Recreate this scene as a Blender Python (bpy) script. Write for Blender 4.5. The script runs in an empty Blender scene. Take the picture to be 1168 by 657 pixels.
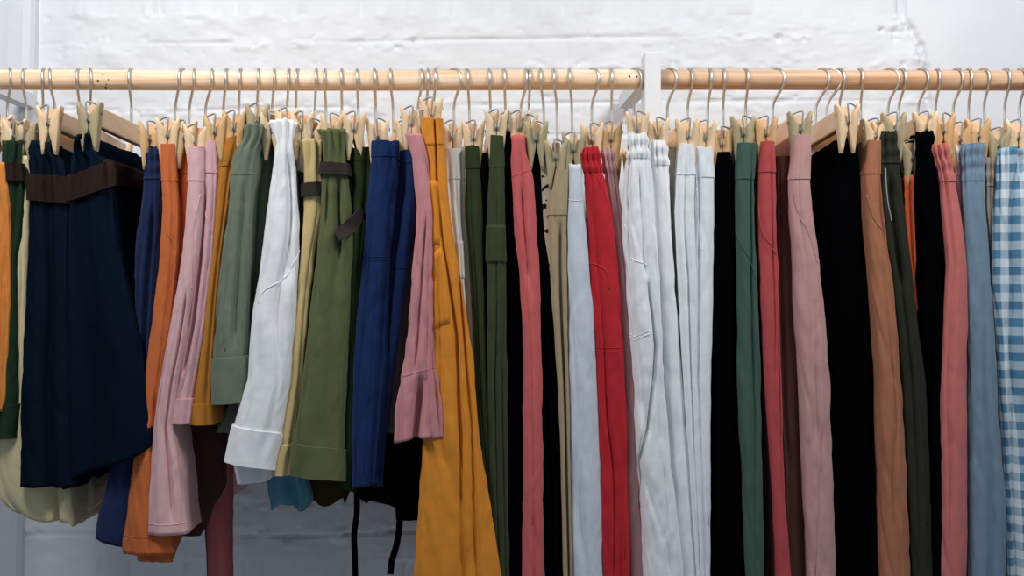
import bpy, math, random
import numpy as np
from mathutils import Vector, Matrix

random.seed(7)
C = bpy.context.scene.collection
F = 1187.0            # focal length in photo pixels
CAMY, CAMZ = -1.78, 1.45
CX, CY = 584.0, 328.5
PI = math.pi

def px2x(px, Y): return (px - CX) * (Y - CAMY) / F
def py2z(py, Y): return CAMZ + (CY - py) * (Y - CAMY) / F

# ------------------------------------------------------------------ helpers
def srgb(c):
    r = []
    for v in c[:3]:
        v = v / 255.0
        r.append(v / 12.92 if v <= .04045 else ((v + .055) / 1.055) ** 2.4)
    return (r[0], r[1], r[2], 1.0)

def setp(o, label=None, cat=None, group=None, kind=None):
    if label: o['label'] = label
    if cat: o['category'] = cat
    if group: o['group'] = group
    if kind: o['kind'] = kind
    return o

def empty(name, loc):
    o = bpy.data.objects.new(name, None)
    o.empty_display_size = .02
    o.location = loc
    C.objects.link(o)
    return o

def mesh_obj(name, verts, faces, mat, parent=None, smooth=True, uv=None, pos=None):
    """verts are world coordinates; the object origin goes to the parent's (or pos)."""
    v = np.asarray(verts, float)
    base = np.zeros(3)
    if parent is not None:
        p = parent
        while p is not None:
            base = base + np.array(p.location); p = p.parent
    me = bpy.data.meshes.new(name)
    loc = np.array(pos if pos is not None else (0, 0, 0), float) if parent is None else np.zeros(3)
    me.from_pydata((v - base - loc).tolist(), [], [tuple(int(i) for i in f) for f in faces])
    if uv is not None:
        l = me.uv_layers.new(name='UVMap')
        idx = np.empty(len(me.loops), int); me.loops.foreach_get('vertex_index', idx)
        l.data.foreach_set('uv', np.asarray(uv)[idx].astype(float).ravel())
    me.polygons.foreach_set('use_smooth', [smooth] * len(me.polygons))
    me.update()
    o = bpy.data.objects.new(name, me)
    if mat: me.materials.append(mat)
    C.objects.link(o)
    if parent is not None: o.parent = parent
    else: o.location = loc
    return o

class MB:
    def __init__(s): s.v = []; s.f = []
    def add(s, v, f):
        n = len(s.v); s.v += [tuple(p) for p in v]; s.f += [tuple(i + n for i in q) for q in f]
    def box(s, lo, hi, bev=0.0):
        x0, y0, z0 = lo; x1, y1, z1 = hi
        if bev <= 0:
            s.add([(x0,y0,z0),(x1,y0,z0),(x1,y1,z0),(x0,y1,z0),(x0,y0,z1),(x1,y0,z1),(x1,y1,z1),(x0,y1,z1)],
                  [(0,3,2,1),(4,5,6,7),(0,1,5,4),(1,2,6,5),(2,3,7,6),(3,0,4,7)])
            return
        import bmesh
        bm = bmesh.new(); bmesh.ops.create_cube(bm, size=1)
        for v in bm.verts:
            v.co = Vector(((x0+x1)/2 + v.co.x*(x1-x0), (y0+y1)/2 + v.co.y*(y1-y0), (z0+z1)/2 + v.co.z*(z1-z0)))
        bmesh.ops.bevel(bm, geom=bm.edges[:], offset=bev, segments=2, affect='EDGES', profile=.5)
        bm.verts.index_update()
        s.add([v.co[:] for v in bm.verts], [[v.index for v in f.verts] for f in bm.faces]); bm.free()
    def tube(s, pts, r, n=8, cap=True):
        P = [Vector(p) for p in pts]; m = len(P)
        rr = r if hasattr(r, '__len__') else [r] * m
        T = [(P[min(i+1, m-1)] - P[max(i-1, 0)]).normalized() for i in range(m)]
        a = Vector((0, 0, 1)) if abs(T[0].z) < .9 else Vector((1, 0, 0))
        N = (a - T[0] * a.dot(T[0])).normalized()
        vs, fs = [], []
        for i in range(m):
            N = (N - T[i] * N.dot(T[i]))
            N = N.normalized() if N.length > 1e-9 else Vector((1, 0, 0))
            B = T[i].cross(N)
            for k in range(n):
                t = 2 * PI * k / n
                vs.append(P[i] + (N * math.cos(t) + B * math.sin(t)) * rr[i])
        for i in range(m - 1):
            for k in range(n):
                k2 = (k + 1) % n
                fs.append((i*n+k, i*n+k2, (i+1)*n+k2, (i+1)*n+k))
        if cap:
            fs.append(tuple(range(n))[::-1]); fs.append(tuple((m-1)*n + k for k in range(n)))
        s.add(vs, fs)
    def build(s, name, mat, parent=None, smooth=True, **k):
        return mesh_obj(name, s.v, s.f, mat, parent, smooth, **k)

def smooth_path(pts, n=40):
    """Catmull-Rom through the points."""
    P = [np.array(p, float) for p in pts]; P = [2*P[0]-P[1]] + P + [2*P[-1]-P[-2]]
    out = []; seg = len(P) - 3; per = max(2, n // seg)
    for i in range(seg):
        a, b, c, d = P[i:i+4]
        for k in range(per):
            t = k / per
            out.append(.5*((2*b) + (c-a)*t + (2*a-5*b+4*c-d)*t*t + (3*b-a-3*c+d)*t**3))
    out.append(P[-2])
    return out

# numpy value noise
_tab = np.random.RandomState(3).rand(4096)
def _h(i, j, k):
    return _tab[((i * 73856093) ^ (j * 19349663) ^ (k * 83492791)) & 4095]
def noise(x, y, z):
    """-1..1 value noise"""
    x, y, z = np.broadcast_arrays(np.asarray(x, float), np.asarray(y, float), np.asarray(z, float))
    i, j, k = np.floor(x).astype(np.int64), np.floor(y).astype(np.int64), np.floor(z).astype(np.int64)
    u, v, w = x - i, y - j, z - k
    u = u*u*u*(u*(u*6-15)+10); v = v*v*v*(v*(v*6-15)+10); w = w*w*w*(w*(w*6-15)+10)
    r = 0
    for a in (0, 1):
        for b in (0, 1):
            for c in (0, 1):
                r = r + _h(i+a, j+b, k+c) * (u if a else 1-u) * (v if b else 1-v) * (w if c else 1-w)
    return r * 2 - 1
def fbm(x, y, z, o=3):
    r, a, f = 0, 1, 1
    for _ in range(o):
        r = r + a * noise(x*f, y*f, z*f + 7.3*f); a *= .5; f *= 2.03
    return r

# ------------------------------------------------------------------ materials
def new_mat(name):
    m = bpy.data.materials.new(name); m.use_nodes = True
    nt = m.node_tree
    for n in list(nt.nodes): nt.nodes.remove(n)
    out = nt.nodes.new('ShaderNodeOutputMaterial')
    b = nt.nodes.new('ShaderNodeBsdfPrincipled')
    nt.links.new(b.outputs[0], out.inputs[0])
    return m, nt, b

def nd(nt, t, **kw):
    n = nt.nodes.new(t)
    for k, v in kw.items():
        if k in n.inputs: n.inputs[k].default_value = v
        else: setattr(n, k, v)
    return n

def mapping(nt, scale, coord='Object'):
    tc = nd(nt, 'ShaderNodeTexCoord'); mp = nd(nt, 'ShaderNodeMapping')
    mp.inputs['Scale'].default_value = scale
    nt.links.new(tc.outputs[coord], mp.inputs[0])
    return mp

def mixc(nt, a, b, fac):
    m = nd(nt, 'ShaderNodeMix', data_type='RGBA')
    for i, v in ((6, a), (7, b), (0, fac)):
        if hasattr(v, 'default_value') or hasattr(v, 'is_linked'): nt.links.new(v, m.inputs[i])
        else: m.inputs[i].default_value = v
    return m.outputs[2]

def fabric(name, col, rough=.92, var=.15, sheen=.06, pattern=None, col2=None):
    m, nt, b = new_mat('cloth_' + name)
    def dye(cc):
        c = srgb(cc); L = .2126*c[0] + .7152*c[1] + .0722*c[2]
        k = L / (L + .016) * 1.04
        return tuple(min(.93, (v*.98 + L*.02) * k) for v in c[:3]) + (1,)
    c = dye(col)
    mp = mapping(nt, (1, 1, 1), 'UV')
    n1 = nd(nt, 'ShaderNodeTexNoise', Scale=38.0, Detail=5.0, Roughness=.65)
    nt.links.new(mp.outputs[0], n1.inputs['Vector'])
    mp2 = mapping(nt, (1500, 420, 1), 'UV')
    n2 = nd(nt, 'ShaderNodeTexNoise', Scale=1.0, Detail=2.0)
    nt.links.new(mp2.outputs[0], n2.inputs['Vector'])
    lo = tuple(v * (1 - var) for v in c[:3]) + (1,)
    hi = tuple(min(1, v * (1 + var)) for v in c[:3]) + (1,)
    basec = mixc(nt, lo, hi, n1.outputs[0])
    if pattern == 'gingham':
        sep = nd(nt, 'ShaderNodeSeparateXYZ'); nt.links.new(mp.outputs[0], sep.inputs[0])
        fs = []
        for ax in (0, 1):
            mul = nd(nt, 'ShaderNodeMath', operation='MULTIPLY'); mul.inputs[1].default_value = 1 / .026
            nt.links.new(sep.outputs[ax], mul.inputs[0])
            fr = nd(nt, 'ShaderNodeMath', operation='FRACT'); nt.links.new(mul.outputs[0], fr.inputs[0])
            gt = nd(nt, 'ShaderNodeMath', operation='GREATER_THAN'); gt.inputs[1].default_value = .5
            nt.links.new(fr.outputs[0], gt.inputs[0]); fs.append(gt.outputs[0])
        ad = nd(nt, 'ShaderNodeMath', operation='ADD'); nt.links.new(fs[0], ad.inputs[0]); nt.links.new(fs[1], ad.inputs[1])
        hf = nd(nt, 'ShaderNodeMath', operation='MULTIPLY'); hf.inputs[1].default_value = .5; nt.links.new(ad.outputs[0], hf.inputs[0])
        basec = mixc(nt, dye(col), dye(col2), hf.outputs[0])
    if pattern == 'spots':
        ns = nd(nt, 'ShaderNodeTexNoise', Scale=85.0, Detail=1.0); nt.links.new(mp.outputs[0], ns.inputs['Vector'])
        gt = nd(nt, 'ShaderNodeMath', operation='GREATER_THAN'); gt.inputs[1].default_value = .56
        nt.links.new(ns.outputs[0], gt.inputs[0])
        basec = mixc(nt, dye(col), dye(col2), gt.outputs[0])
    nt.links.new(basec, b.inputs['Base Color'])
    b.inputs['Roughness'].default_value = rough
    b.inputs['Sheen Weight'].default_value = sheen if max(col) > 70 else 0.0
    b.inputs['Specular IOR Level'].default_value = .15 if max(col) > 70 else .0
    mx = nd(nt, 'ShaderNodeMath', operation='MULTIPLY_ADD'); mx.inputs[1].default_value = .6
    nt.links.new(n2.outputs[0], mx.inputs[0]); nt.links.new(n1.outputs[0], mx.inputs[2])
    bp = nd(nt, 'ShaderNodeBump', Strength=.5, Distance=.0014)
    nt.links.new(mx.outputs[0], bp.inputs['Height'])
    nt.links.new(bp.outputs[0], b.inputs['Normal'])
    return m

def wood(name, c1, c2, scale=(3, 60, 60), rough=.55, knots=False):
    m, nt, b = new_mat(name)
    mp = mapping(nt, scale)
    n = nd(nt, 'ShaderNodeTexNoise', Scale=1.0, Detail=6.0, Roughness=.6, Distortion=.8)
    nt.links.new(mp.outputs[0], n.inputs['Vector'])
    r = nd(nt, 'ShaderNodeValToRGB')
    r.color_ramp.elements[0].position = .32; r.color_ramp.elements[0].color = srgb(c2)
    r.color_ramp.elements[1].position = .66; r.color_ramp.elements[1].color = srgb(c1)
    nt.links.new(n.outputs[0], r.inputs[0])
    nt.links.new(r.outputs[0], b.inputs['Base Color'])
    b.inputs['Roughness'].default_value = rough
    b.inputs['Specular IOR Level'].default_value = .28
    bp = nd(nt, 'ShaderNodeBump', Strength=.15, Distance=.001)
    nt.links.new(n.outputs[0], bp.inputs['Height']); nt.links.new(bp.outputs[0], b.inputs['Normal'])
    return m

def plain(name, col, rough=.5, metal=0.0, bump=0.0, bscale=80.0):
    m, nt, b = new_mat(name)
    n = nd(nt, 'ShaderNodeTexNoise', Scale=bscale, Detail=4.0)
    mp = mapping(nt, (1, 1, 1)); nt.links.new(mp.outputs[0], n.inputs['Vector'])
    c = srgb(col)
    lo = tuple(v * .93 for v in c[:3]) + (1,)
    nt.links.new(mixc(nt, lo, c, n.outputs[0]), b.inputs['Base Color'])
    b.inputs['Roughness'].default_value = rough; b.inputs['Metallic'].default_value = metal
    if bump:
        bp = nd(nt, 'ShaderNodeBump', Strength=bump, Distance=.002)
        nt.links.new(n.outputs[0], bp.inputs['Height']); nt.links.new(bp.outputs[0], b.inputs['Normal'])
    return m

M_METAL = plain('hook_steel', (214, 210, 202), .42, 1.0)
M_SPRING = plain('spring_steel', (176, 172, 166), .4, .35)
M_BAR = wood('bar_wood', (236, 208, 176), (222, 182, 142), (60, 5, 60))
M_PEG = [wood('peg_wood_pale', (238, 212, 176), (222, 186, 142), (70, 70, 8)),
         wood('peg_wood_grey', (186, 172, 138), (160, 144, 108), (70, 70, 8)),
         wood('peg_wood_honey', (226, 186, 136), (200, 152, 100), (70, 70, 8))]
M_RAIL = wood('rail_pine', (247, 228, 204), (222, 176, 132), (3.0, 75, 75), .4)
M_RAIL2 = wood('rail_pine_brown', (220, 188, 158), (184, 136, 98), (3.0, 75, 75), .4)
M_WHITE = plain('white_paint', (226, 229, 233), .55, 0, .15, 60)

# ------------------------------------------------------------------ wall, floor
def build_wall():
    x0, x1, z0, z1 = -1.9, 1.9, 0.0, 2.75
    YW = .30
    # fine where the photo looks, coarse elsewhere
    xs = np.unique(np.round(np.concatenate([np.arange(x0, -1.08, .03), np.arange(-1.08, 1.08, .0045), np.arange(1.08, x1 + .001, .03)]), 5))
    zs = np.unique(np.round(np.concatenate([np.arange(z0, .9, .03), np.arange(.9, 1.2, .0045), np.arange(1.2, 1.72, .02), np.arange(1.72, 2.0, .0036), np.arange(2.0, z1 + .001, .03)]), 5))
    X, Z = np.meshgrid(xs, zs)
    ch, bl = .0655, .215
    wob = .006 * fbm(X*2.2, Z*2.2, 1.0, 2) + .012 * (X < .1) * (X + .6) * 0
    tilt = -.010 * X                                        # courses dip a little
    zz = Z + wob + tilt + .018
    row = np.floor(zz / ch)
    dz = np.abs(zz / ch - np.round(zz / ch)) * ch
    xx = X + .006 * fbm(X*5, Z*5, 4.0, 2) + (row % 2) * bl * .5 + .03*_tab[(row.astype(int)*37) & 4095]
    dx = np.abs(xx / bl - np.round(xx / bl)) * bl
    m1 = np.clip(fbm(X*4.5, row*3.1, 2.0, 3) * 1.1 + .20, 0, 1)      # how far the paint filled the joint
    m2 = np.clip(fbm(X*9, Z*9, 9.0, 3) * .8 + .05, 0, 1)
    h = np.zeros_like(X)
    h -= .0062 * np.exp(-(dz / .0034)**2) * m1
    h -= .0045 * np.exp(-(dx / .0065)**2) * m2
    h += .0022 * fbm(X*14, Z*22, 3.0, 4)
    lump = np.clip(fbm(X*26, Z*46, 6.0, 3) - .25, 0, 1)
    near = np.exp(-(dz / .018)**2)
    h += .0045 * lump * (.25 + near)
    pits = np.clip(fbm(X*60, Z*60, 12.0, 2) - .62, 0, 1)
    h -= .014 * pits * near
    # the smooth plaster beyond the ragged edge of the brickwork
    D = YW - CAMY
    ez = [py2z(p, YW) for p in (-200, 0, 20, 40, 60, 78, 105, 122, 200, 700)]
    ex = [px2x(p, YW) for p in (1024, 1026, 1031, 1042, 1051, 1056, 1057, 1063, 1062, 1066)]
    o = np.argsort(ez)
    edge = np.interp(Z, np.array(ez)[o], np.array(ex)[o]) + .004 * fbm(X*26, Z*26, 20.0, 3) + .003 * fbm(X*90, Z*90, 21.0, 2)
    d = X - edge
    s = 1 / (1 + np.exp(-d / .003))
    smooth_h = .003 + .0006 * fbm(X*5, Z*5, 30.0, 2)
    h = h * (1 - s) + smooth_h * s
    rag = .55 + .45 * fbm(X*20, Z*20, 44.0, 2)
    h -= .020 * np.exp(-(d / .0055)**2) * np.clip(rag + .5, 0, 1.2)
    h -= .006 * np.exp(-((d + .012) / .010)**2) * np.clip(fbm(X*70, Z*70, 61.0, 3), 0, 1)
    h += .004 * np.exp(-((d + .016) / .008)**2) * np.clip(fbm(X*45, Z*45, 50.0, 2), 0, 1)
    # nail hole
    hx, hz = px2x(1005, YW), py2z(34, YW)
    h -= .022 * np.exp(-(((X-hx)**2 + (Z-hz)**2) / .0034**2))
    Y = YW - h
    n, m = X.shape
    v = np.stack([X.ravel(), Y.ravel(), Z.ravel()], 1)
    I = np.arange(n*m).reshape(n, m)
    f = np.stack([I[:-1, :-1].ravel(), I[:-1, 1:].ravel(), I[1:, 1:].ravel(), I[1:, :-1].ravel()], 1)
    mat, nt, b = new_mat('painted_brick')
    mp = mapping(nt, (1, 1, 1))
    n1 = nd(nt, 'ShaderNodeTexNoise', Scale=6.0, Detail=6.0, Roughness=.6); nt.links.new(mp.outputs[0], n1.inputs['Vector'])
    n2 = nd(nt, 'ShaderNodeTexNoise', Scale=120.0, Detail=4.0); nt.links.new(mp.outputs[0], n2.inputs['Vector'])
    nt.links.new(mixc(nt, srgb((218, 221, 227)), srgb((236, 237, 240)), n1.outputs[0]), b.inputs['Base Color'])
    b.inputs['Roughness'].default_value = .62; b.inputs['Specular IOR Level'].default_value = .3
    bp = nd(nt, 'ShaderNodeBump', Strength=.25, Distance=.0015); nt.links.new(n2.outputs[0], bp.inputs['Height'])
    nt.links.new(bp.outputs[0], b.inputs['Normal'])
    # close the wall with a thick back
    vb = v.copy(); lim = [(x0, z0), (x1, z0), (x1, z1), (x0, z1)]
    k = len(v)
    verts = v.tolist() + [(x, YW + .22, z) for x, z in lim]
    faces = f.tolist() + [(k+3, k+2, k+1, k)]
    bo, to, le, ri = I[0].tolist(), I[-1].tolist(), I[:, 0].tolist(), I[:, -1].tolist()
    faces += [tuple(bo[::-1] + [k, k+1]), tuple(to + [k+2, k+3]), tuple(le + [k+3, k]), tuple(ri[::-1] + [k+1, k+2])]
    w = mesh_obj('wall_back', verts, faces, mat, smooth=True)
    setp(w, kind='structure', label='white painted brick wall behind the rail', cat='wall')
    return w

def build_setting():
    build_wall()
    # smooth pier at the left, standing a little proud of the brick
    mb = MB()
    xa, xb = px2x(36.5, .27), px2x(20, .27)
    za, zb = py2z(0, .27), py2z(620, .27)
    k = (xa - xb) / (za - zb)
    ring = []
    for z in (0.0, .5, 1.0, 1.5, 2.0, 2.75):
        xe = xb + k * (z - zb)
        w = .018
        ring.append([(-1.9, .262, z), (-1.02, .262, z), (-1.012, .270, z), (xe - w - .028, .270, z), (xe - w, .272, z), (xe - .006, .277, z), (xe, .287, z), (xe + .003, .315, z), (-1.9, .315, z)])
    n = len(ring[0])
    v = [p for r in ring for p in r]; f = []
    for i in range(len(ring) - 1):
        for j in range(n):
            j2 = (j + 1) % n
            f.append((i*n + j, i*n + j2, (i+1)*n + j2, (i+1)*n + j))
    f.append(tuple(range(n))[::-1]); f.append(tuple((len(ring)-1)*n + j for j in range(n)))
    o = mesh_obj('trim_1', v, f, plain('pier_plaster', (222, 225, 230), .6, 0, .2, 40), smooth=False)
    setp(o, kind='structure', label='smooth white pier at the end of the brick wall', cat='wall pier')
    # floor
    mb = MB(); mb.box((-1.9, -2.6, -.08), (1.9, .50, 0.0))
    o = mb.build('floor', plain('floor_concrete', (186, 190, 196), .7, 0, .1, 8), smooth=False)
    setp(o, kind='structure', label='grey concrete floor under the clothes rack', cat='floor')

# ------------------------------------------------------------------ rack
RAILZ, RAILR = py2z(91.5, 0), .0172
def build_rack():
    r = empty('clothes_rack', (px2x(744.5, -.03), 0, 0))
    setp(r, 'pale pine clothes rail carried by white square posts before the brick wall', 'clothes rack')
    xp = px2x(744.8, -.03); xl = -.945; xr = 1.40
    def rail(a, b, m=M_RAIL):
        mb = MB(); n = 24
        xs = np.linspace(a, b, 40)
        mb.tube([(x, .0, RAILZ + .0007*math.sin(x*5)) for x in xs], RAILR, 28)
        o = mb.build('rail', m, r)
        return o
    rails = [rail(xl + .012, xp - .012), rail(xp + .012, xr - .012, M_RAIL2), rail(-1.86, xl - .012), rail(xr + .012, 1.86)]
    # nail holes / knots in the rail near the post
    mk = plain('dark_knot', (70, 48, 36), .8)
    for i, lst in ((0, [(112, 92, .0016), (117, 85, .0013), (121, 96, .0012), (119, 99, .002), (124, 91, .001), (718, 87.5, .0019), (726, 87.8, .0019)]),):
        mb = MB()
        for px, py, rad in lst:
            x = px2x(px, -.016); z = py2z(py, -.016); dz = z - RAILZ
            if abs(dz) > RAILR * .95: continue
            y = -math.sqrt(RAILR**2 - dz**2)
            nrm = Vector((0, y, dz)).normalized(); c = Vector((x, y, z))
            mb.tube([c - nrm * .001, c + nrm * .0004], rad, 8)
        mb.build('knot', mk, rails[0])
    ztop = py2z(58.5, -.03)
    for x in (xp, xl, xr):
        mb = MB(); mb.box((x - .0135, -.030, .0), (x + .0135, .022, ztop), .0016)
        mb.build('post', M_WHITE, r, smooth=False)
        mb = MB()
        xw = x - .026 if x == xp else x
        # arm from the post back to the wall
        za, zb = py2z(100, .02), py2z(124, .22)
        w = .013
        p = [(x - w, .02), (x + w, .02), (x + w - .012, .285), (x - w - .012, .285)]
        z0, z1 = 1.806, 1.832
        v = [(q[0], q[1], z0) for q in p] + [(q[0], q[1], z1) for q in p]
        mb.add(v, [(0,3,2,1),(4,5,6,7),(0,1,5,4),(1,2,6,5),(2,3,7,6),(3,0,4,7)])
        mb.build('wall_arm', M_WHITE, r, smooth=False)
        mb = MB(); mb.box((x - .03, -.06, 0), (x + .03, .06, .012), .002)
        mb.build('foot', M_WHITE, r, smooth=False)

# ------------------------------------------------------------------ hangers
HANG = {}
def jaw(mb, side, org, ax, ay, wt=.0200):
    """one wooden jaw; side -1/+1; profile in (across, down); ax = across, ay = along the bar"""
    # rows: t from top: across-centre, thickness, width
    rows = []
    for d, inn, w in ((0.0, .0150, .60), (.0012, .0142, .80), (.004, .0130, .96), (.010, .0094, 1.0), (.016, .0052, 1.0), (.0215, .0006, .98), (.030, .0004, .95), (.0400, .0004, .92), (.046, .0016, .88), (.054, .0034, .82), (.066, .0056, .76), (.0730, .0068, .66), (.0745, .0080, .5)):
        out = .0184 - .0078 * d / .0745 - (.0016 if d < .001 else 0)
        rows.append((d, (out + inn) / 2, out - inn, wt * w))
    vs, fs = [], []
    n = 12
    for d, c, th, w in rows:
        for k in range(n):
            t = 2*PI*k/n
            cx, sx = math.cos(t), math.sin(t)
            e = .28
            u = math.copysign(abs(cx)**e, cx) * th/2; v = math.copysign(abs(sx)**e, sx) * w/2
            vs.append(org + ax * (side*(c) + u) + ay * v - Vector((0, 0, d)))
    for i in range(len(rows)-1):
        for k in range(n):
            k2 = (k+1) % n
            fs.append((i*n+k, i*n+k2, (i+1)*n+k2, (i+1)*n+k))
    fs.append(tuple(range(n))); fs.append(tuple((len(rows)-1)*n+k for k in range(n))[::-1])
    mb.add(vs, fs)
    # thumb dimple: a raised rim on the outer face
    cc = org + ax * (side * .0182) - Vector((0, 0, .0125))
    if wt >= .019:
        ring = [cc + ay * (.0052*math.cos(t)) + Vector((0, 0, .0052*math.sin(t) - .001)) + ax*(side*-.0003) for t in np.linspace(PI*1.05, PI*1.95, 9)]
        mb.tube(ring, .0006, 5)

def hanger(key, apex, stem, peg, pegtop, swivel, tint, label, half=.178):
    xs = px2x(stem, 0.0); xa = px2x(apex, 0.0)
    a = 0.0
    for _ in range(20):
        Y = -half * math.cos(a)
        s = max(-.8, min(.8, (px2x(peg, Y) - xs) / half)); a = math.asin(s)
    Yp = -half * math.cos(a)
    ztop = py2z(pegtop, Yp)
    ay = Vector((-math.sin(a), math.cos(a), 0))     # front -> rear
    ax = Vector((math.cos(a), math.sin(a), 0))
    mid = Vector((xs, 0, ztop))
    r = empty('clip_hanger', mid)
    setp(r, label, 'clothes hanger', 'wooden clip hangers on the rail')
    # wooden bar
    bar = MB(); hl = half - .0095; th = .0062; hb = .033
    N = 16; rows = []
    for i in range(N + 1):
        u = -hl + 2*hl*i/N
        drop = .0025 * (u/hl)**2
        rows.append((u, -drop, hb * (1 - .10*(u/hl)**2)))
    vs, fs = [], []
    prof = [(-1, .0), (-.86, .0), (-1, -.06), (-1, -.94), (-.86, -1), (.86, -1), (1, -.94), (1, -.06), (.86, 0)]
    prof = [(-.8, 0), (-1, -.05), (-1, -.95), (-.8, -1), (.8, -1), (1, -.95), (1, -.05), (.8, 0)]
    n = len(prof)
    for u, dz, hgt in rows:
        for p, q in prof:
            vs.append(mid + ay*u + ax*(p*th) + Vector((0, 0, dz + q*hgt)))
    for i in range(N):
        for k in range(n):
            k2 = (k+1) % n
            fs.append((i*n+k, (i+1)*n+k, (i+1)*n+k2, i*n+k2))
    fs.append(tuple(range(n))); fs.append(tuple(N*n+k for k in range(n))[::-1])
    bar.add(vs, fs); bar.build('bar', M_BAR, r, smooth=False)
    # hook: from the bar up the stem, out to the front of the rail, over it, ending behind
    R = .0216; wr = .0023
    sw = a + math.radians(swivel)
    hx = Vector((math.sin(sw), -math.cos(sw), 0))    # towards the front
    cz = RAILZ + RAILR + wr - R + .0003
    c = Vector((xa, 0, cz))
    pts = [mid + Vector((0, 0, -.012)), mid + Vector((0, 0, .004))]
    zs = cz - R - .016
    if zs > mid.z + .012:
        pts.append(Vector((xs, 0, (mid.z + zs)/2)) + Vector(((xa-xs)*.10, 0, 0)))
    pts.append(Vector((xs*.72 + xa*.28, 0, max(zs, mid.z + .008))) + hx * .0015)
    arc = []
    for t in np.linspace(200, -28, 22):
        tr = math.radians(t)
        arc.append(c + hx * (-R*math.cos(tr)) * -1 * -1 + Vector((0, 0, R*math.sin(tr))))
    # angles run from the front-below round the top to the back-below
    arc = [c + hx * (R*math.cos(math.radians(t))) + Vector((0, 0, R*math.sin(math.radians(t)))) for t in np.linspace(-30, 205, 24)]
    path = smooth_path(pts + [arc[0]], 24)[:-1] + arc
    hk = MB(); hk.tube(path, wr, 8); hk.build('hook', M_METAL, r)
    # clips
    for e in (-1, 1):
        o = mid + ay * (e * half) + Vector((0, 0, .0005))
        pg = MB()
        for sd in (-1, 1): jaw(pg, sd, o, ax, ay)
        p = pg.build('clip', M_PEG[tint], r)
        sp = MB()
        f = ay * (e * .0112)
        piv = o + f - Vector((0, 0, .0285))
        sp.tube([piv - ay*(e*.0215), piv + ay*(e*.0006)], .0026, 8)
        sd = 1 if (int(stem) % 3) else -1
        w = [piv + ay*(e*.0004), piv + ax*(.0010*sd) + Vector((0, 0, .010)) + ay*(e*.002), piv + ax*(.0020*sd) + Vector((0, 0, .0240)) + ay*(e*.002), piv + ax*(.0010*sd) + Vector((0, 0, .0275)) + ay*(e*.001),
             piv - ax*(.006*sd) + Vector((0, 0, .0265)) - ay*(e*.003), piv - ax*(.0135*sd) + Vector((0, 0, .0225)) - ay*(e*.007), piv - ax*(.0150*sd) + Vector((0, 0, .0200)) - ay*(e*.009)]
        sp.tube(smooth_path(w, 36), .0014, 6)
        sp.build('spring', M_SPRING, p)
    HANG[key] = dict(xs=xs, a=a, half=half, ztop=ztop, root=r, Yp=Yp,
                     xr=xs - half*math.sin(a), xf=xs + half*math.sin(a))
    return r

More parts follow.
